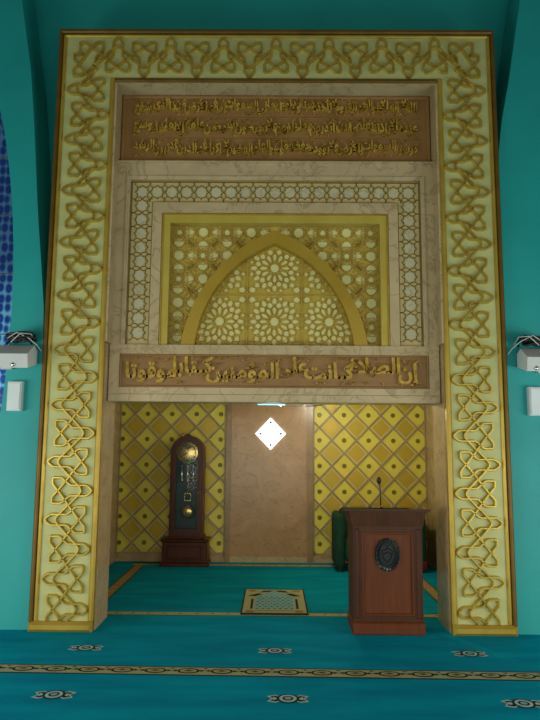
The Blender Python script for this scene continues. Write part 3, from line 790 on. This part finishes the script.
f = MB(); f.lathe([(.045,0),(.045,-.006)], kx0, yb_+.044, 'gold_text', 20, zc+.08, 'y'); f.build('moon_disc', di)
for dx in (-.085, 0, .085):
    f = MB(); f.lathe([(.008,.0),(.026,.02),(.03,.035),(.022,.05),(.022,.22),(.03,.235),(.026,.25),(.008,.27),(.003,.29),(.003,.34)], kx0+dx, yb_+.10, 'chrome', 14, 1.13); f.build('weight', Ck)
f = MB(); f.tube([(kx0+.0, yb_+.15, 1.42), (kx0+.005, yb_+.15, .78)], .005, 'brass', 6)
f.lathe([(.105,0),(.10,-.015),(.05,-.028),(.01,-.03)], kx0+.005, yb_+.14, 'brass', 28, .72, 'y')
f.ribbon([(kx0-.04,.88),(kx0+.045,.88),(kx0+.045,.98),(kx0-.04,.98)], .014, yb_+.15, yb_+.135, 'brass', True)
f.build('pendulum', Ck)

# ------------------------------------------------------------------ lectern
lx0, lx1 = .725, 1.375; ly = -.03; lyb = .42
Le = thing('lectern', 'reddish brown wooden lectern with dark oval emblem in front of the niche', 'lectern', (1.05, .2, 0))
f = MB(); f.bbox(lx0, lx1+.0, ly-.0, lyb, 0, .11, 'wood', .012); f.build('base', Le)
f = MB()
f.box(lx0+.01, lx0+.085, ly+.03, lyb-.02, .11, .95, 'wood_dark'); f.box(lx1-.085, lx1-.01, ly+.03, lyb-.02, .11, .95, 'wood_dark')
f.box(lx0+.085, lx1-.085, ly+.03, ly+.06, .11, .16, 'wood_dark'); f.box(lx0+.085, lx1-.085, ly+.03, ly+.06, .90, .95, 'wood_dark')
for x in (lx0+.045, lx1-.045): f.bbox(x-.022, x+.022, ly+.018, ly+.03, .14, .93, 'wood_dark', .008)
f.build('body', Le)
f = MB(); f.box(lx0+.085, lx1-.085, ly+.045, ly+.07, .16, .90, 'wood'); f.frame(lx0+.085, lx1-.085, .16, .90, .022, ly+.026, ly+.046, 'wood'); f.build('front_panel', Le)
f = MB()
vs = [(lx0-.0,ly+.02,.95),(lx1,ly+.02,.95),(lx1,lyb,.95),(lx0,lyb,.95),(lx0-.03,ly-.0,1.09),(lx1+.03,ly-.0,1.09),(lx1+.03,lyb,1.02),(lx0-.03,lyb,1.02)]
f.add(vs, [(3,2,1,0),(4,5,6,7),(0,1,5,4),(1,2,6,5),(2,3,7,6),(3,0,4,7)], 'wood_dark'); f.build('crown', Le)
f = MB()
vs = [(lx0-.08,ly-.03,1.092),(lx1+.06,ly-.03,1.092),(lx1+.06,lyb+.02,1.02),(lx0-.08,lyb+.02,1.02)]; vs += [(x,y,z+.022) for x,y,z in vs]
f.add(vs, [(3,2,1,0),(4,5,6,7),(0,1,5,4),(1,2,6,5),(2,3,7,6),(3,0,4,7)], 'wood_dark'); f.build('top_board', Le)
ex, ez = 1.05, .70; yf = ly+.045
f = MB(); f.prism(ell(ex, ez, .10, .14, 28), yf-.012, yf, 'iron'); 
for k in range(22):
    a = 2*pi*k/22; x, z = ex+.098*cos(a), ez+.135*sin(a); t = a+pi/2+.6
    f.add([(x-.028*cos(t), yf-.012, z-.028*sin(t)), (x-.012*sin(t)*-1, yf-.03, z-.012*cos(t)), (x+.028*cos(t), yf-.02, z+.028*sin(t)), (x+.012*-sin(t), yf-.03, z+.012*cos(t))], [(0,1,2,3)], 'iron')
f.ribbon(ell(ex, ez, .075, .105, 24), .016, yf-.012, yf-.026, 'iron', True)
f.ribbon([(ex-.05,ez+.03),(ex-.03,ez-.04),(ex,ez-.075),(ex+.03,ez-.04),(ex+.05,ez+.03),(ex,ez+.05)], .014, yf-.012, yf-.03, 'iron', True)
f.ribbon([(ex-.035,ez-.0),(ex,ez+.02),(ex+.035,ez)], .012, yf-.012, yf-.03, 'iron'); f.ribbon(star(ex, ez+.078, .02, .01, 5, pi/2), .008, yf-.012, yf-.03, 'iron', True)
for sg in (-1,1): f.ribbon([(ex+sg*.03,ez-.13),(ex+sg*.075,ez-.09),(ex+sg*.105,ez-.03),(ex+sg*.10,ez+.05),(ex+sg*.06,ez+.12)], .022, yf-.008, yf-.028, 'iron')
g = f.build('emblem', Le); g['label'] = 'dark oval wreath emblem'
Mc = thing('microphone', 'thin black gooseneck microphone standing on the lectern top', 'microphone', (1.0,.05,1.102))
f = MB(); f.lathe([(.03,0),(.03,.012),(.012,.02)], 1.0, .05, 'black', 16, 1.102); f.build('base', Mc)
f = MB(); f.tube([(1.0,.05,1.135),(1.0,.05,1.22),(.995,.04,1.29),(.985,.02,1.345)], .006, 'black', 8); f.build('gooseneck', Mc)
f = MB(); f.tube([(.986,.025,1.335),(.983,.018,1.355),(.981,.012,1.375),(.979,.006,1.395)], [.012,.021,.021,.012], 'black', 12); f.build('foam_head', Mc)

# ------------------------------------------------------------------ green settee behind the lectern
St = thing('settee', 'dark green upholstered settee mostly hidden behind the lectern', 'settee', (1.46,3.0,0))
sx0, sx1, sy0, sy1 = .83, 2.06, 2.78, 3.36
def rbox(name, x0, x1, y0, y1, z0, z1, m, par, b=.04):
    o = MB().box(x0,x1,y0,y1,z0,z1,m).build(name, par)
    md = o.modifiers.new('bevel','BEVEL'); md.width = b; md.segments = 3
    for p_ in o.data.polygons: p_.use_smooth = True
    return o
rbox('backrest', sx0+.1, sx1-.1, sy1-.16, sy1, .12, .80, 'green_cloth', St, .06)
rbox('seat', sx0+.14, sx1-.14, sy0+.03, sy1-.16, .14, .42, 'green_cloth', St)
rbox('arm', sx0, sx0+.14, sy0, sy1-.02, .05, .76, 'green_cloth', St, .06); rbox('arm', sx1-.14, sx1, sy0, sy1-.02, .05, .76, 'green_cloth', St, .06)
g = rbox('seat_trim', sx1-.15, sx1+.004, sy0-.006, sy1-.03, .03, .16, 'red_cloth', St, .02); g['label'] = 'dark red skirt'
for x in (sx0+.05, sx1-.09):
    for y in (sy0+.05, sy1-.12):
        MB().box(x, x+.04, y, y+.04, 0, .06, 'wood_dark').build('leg', St)

# ------------------------------------------------------------------ wall boxes with cables, one on each pier
def profile_box(f, x0, x1, m, endm):
    # long housing tilted forward, front face y -.20
    pr = [(-.215,2.365),(-.215,2.525),(.045,2.655),(.045,2.50)]
    pr = [(-.20,2.372),(-.225,2.50),(-.06,2.60),(.03,2.56),(.03,2.43)]
    n = len(pr); v = [(x0,)+p_ for p_ in pr]+[(x1,)+p_ for p_ in pr]
    f.add(v, [tuple((i, (i+1)%n, n+(i+1)%n, n+i)) for i in range(n)], m)
    f.add([(x0,)+p_ for p_ in pr], [tuple(range(n))], endm); f.add([(x1,)+p_ for p_ in pr], [tuple(range(n))], endm)
def wall_box(sg, label, e=2.265):
    T = thing('wall_speaker', label, 'speaker', (sg*2.55,.05,2.5), 'housings on the piers')
    f = MB(); a, b = sorted((sg*e, sg*2.9)); profile_box(f, a, b, 'grey_box', 'white_box'); f.build('housing', T)
    f = MB(); f.lathe([(.02,0),(.02,-.012),(.012,-.02)], sg*2.40, -.20, 'chrome', 14, 2.40, 'y'); f.build('knob', T)
    f = MB(); f.box(min(sg*2.5,sg*2.6), max(sg*2.5,sg*2.6), .0, .05, 2.38, 2.47, 'grey_box'); f.build('bracket', T)
    return T
wall_box(-1, 'pale grey tilted housing on the left pier beside the blue window')
wall_box(1, 'pale grey tilted housing on the right pier', 2.315)
def cables(sg, label, seed):
    rnd = random.Random(seed); f = MB(); sh = 0 if sg < 0 else .05
    T = thing('cable_coil', label, 'cables', (sg*2.42,-.08,2.60), 'cable coils on the housings')
    for k in range(7):
        cx, cy, r0 = sg*(2.38+sh+rnd.uniform(-.03,.06)), -.07+rnd.uniform(-.02,.02), rnd.uniform(.06,.10); ph = rnd.random()*6
        f.tube([(cx+r0*1.25*cos(a*pi/10), cy+r0*.55*sin(a*pi/10), 2.625+.010*k+.03*abs(sin(a*pi/10+ph))) for a in range(20)], .011, 'black', 6, True)
    f.tube([(sg*2.55,-.02,2.62),(sg*2.46,-.06,2.70),(sg*2.36,-.08,2.72),(sg*2.3,-.06,2.66),(sg*2.32,.0,2.63)], .012, 'black', 6)
    g = MB(); g.tube([(sg*2.50,-.12,2.66),(sg*2.40,-.16,2.71),(sg*2.30,-.12,2.66),(sg*2.24,-.06,2.60),(sg*2.21,-.03,2.55)], .005, 'cable_white', 6)
    g.tube([(sg*2.46,-.14,2.62),(sg*2.36,-.17,2.70),(sg*2.28,-.13,2.70),(sg*2.26,-.05,2.64)], .005, 'cable_white', 6)
    f.build('black_cable', T); g.build('white_cable', T)
cables(-1, 'tangled black cable coil on top of the left pier housing', 3)
cables(1, 'tangled black and white cable coil on top of the right pier housing', 5)
def small_box(x0, x1, z0, z1, label):
    T = thing('junction_box', label, 'box', ((x0+x1)/2,.05,z0), 'small white boxes on the piers')
    f = MB(); f.bbox(x0, x1, -.015, .056, z0, z1, 'white_box', .008); f.build('body', T)
    f = MB(); f.bbox(x0+.01, x1-.01, -.022, -.015, z0+.015, z1-.015, 'white_box', .004); f.build('cover', T)
small_box(-2.52, -2.385, 1.985, 2.265, 'small upright white box on the left pier below the grey housing')
small_box(2.40, 2.55, 1.975, 2.245, 'small upright white box on the right pier below the grey housing')

# ------------------------------------------------------------------ light, world, camera
def area(name, loc, target, sx, sy, power, col):
    import mathutils
    l = bpy.data.lights.new(name, 'AREA'); l.shape = 'RECTANGLE'; l.size = sx; l.size_y = sy; l.energy = power; l.color = col
    o = bpy.data.objects.new(name, l); COL.objects.link(o); o.location = loc
    o.rotation_euler = (mathutils.Vector(target)-mathutils.Vector(loc)).to_track_quat('-Z', 'Y').to_euler(); return o
area('door_daylight', (0,-8.5,1.2), (0,0,-.6), 8, 2.0, 165, (1,.97,.82))
area('left_window_daylight', (-5.2,-3.4,1.0), (.3,0,-.4), 3.2, 1.7, 120, (1,.99,.86))
area('right_window_daylight', (5.2,-3.4,1.0), (-.3,0,-.4), 3.2, 1.7, 110, (1,.99,.86))
l = bpy.data.lights.new('niche_lamp', 'POINT'); l.energy = 32; l.color = (1,.93,.75); l.shadow_soft_size = .05
o = bpy.data.objects.new('niche_lamp', l); COL.objects.link(o); o.location = (.7,1.9,2.31)
w = bpy.data.worlds.new('hall'); S.world = w; w.use_nodes = True
bg = w.node_tree.nodes['Background']; bg.inputs[0].default_value = (.62,.66,.56,1); bg.inputs[1].default_value = .13

cam = bpy.data.cameras.new('camera'); co = bpy.data.objects.new('camera', cam); COL.objects.link(co); S.camera = co
import mathutils
yaw, pitch, roll, foc = -.00686, .12926, .00744, 640.7
fw = mathutils.Vector((sin(yaw)*cos(pitch), cos(yaw)*cos(pitch), sin(pitch)))
rt = mathutils.Vector((cos(yaw), -sin(yaw), 0)); up = rt.cross(fw)
# roll
rt2 = rt*cos(roll)+up*sin(roll)*-1*-1; up2 = rt2.cross(fw)
rt2 = rt*cos(roll)+up*(sin(roll)); up2 = rt2.cross(fw)
m3 = mathutils.Matrix((rt2, up2, -fw)).transposed()
co.matrix_world = mathutils.Matrix.Translation((.0028,-6.038,1.70)) @ m3.to_4x4()
cam.sensor_fit = 'HORIZONTAL'; cam.sensor_width = 36; cam.lens = foc/540*36; cam.clip_start = .05
S.view_settings.view_transform = 'Standard'; S.view_settings.look = 'None'; S.view_settings.gamma = 1; S.view_settings.exposure = 0.16
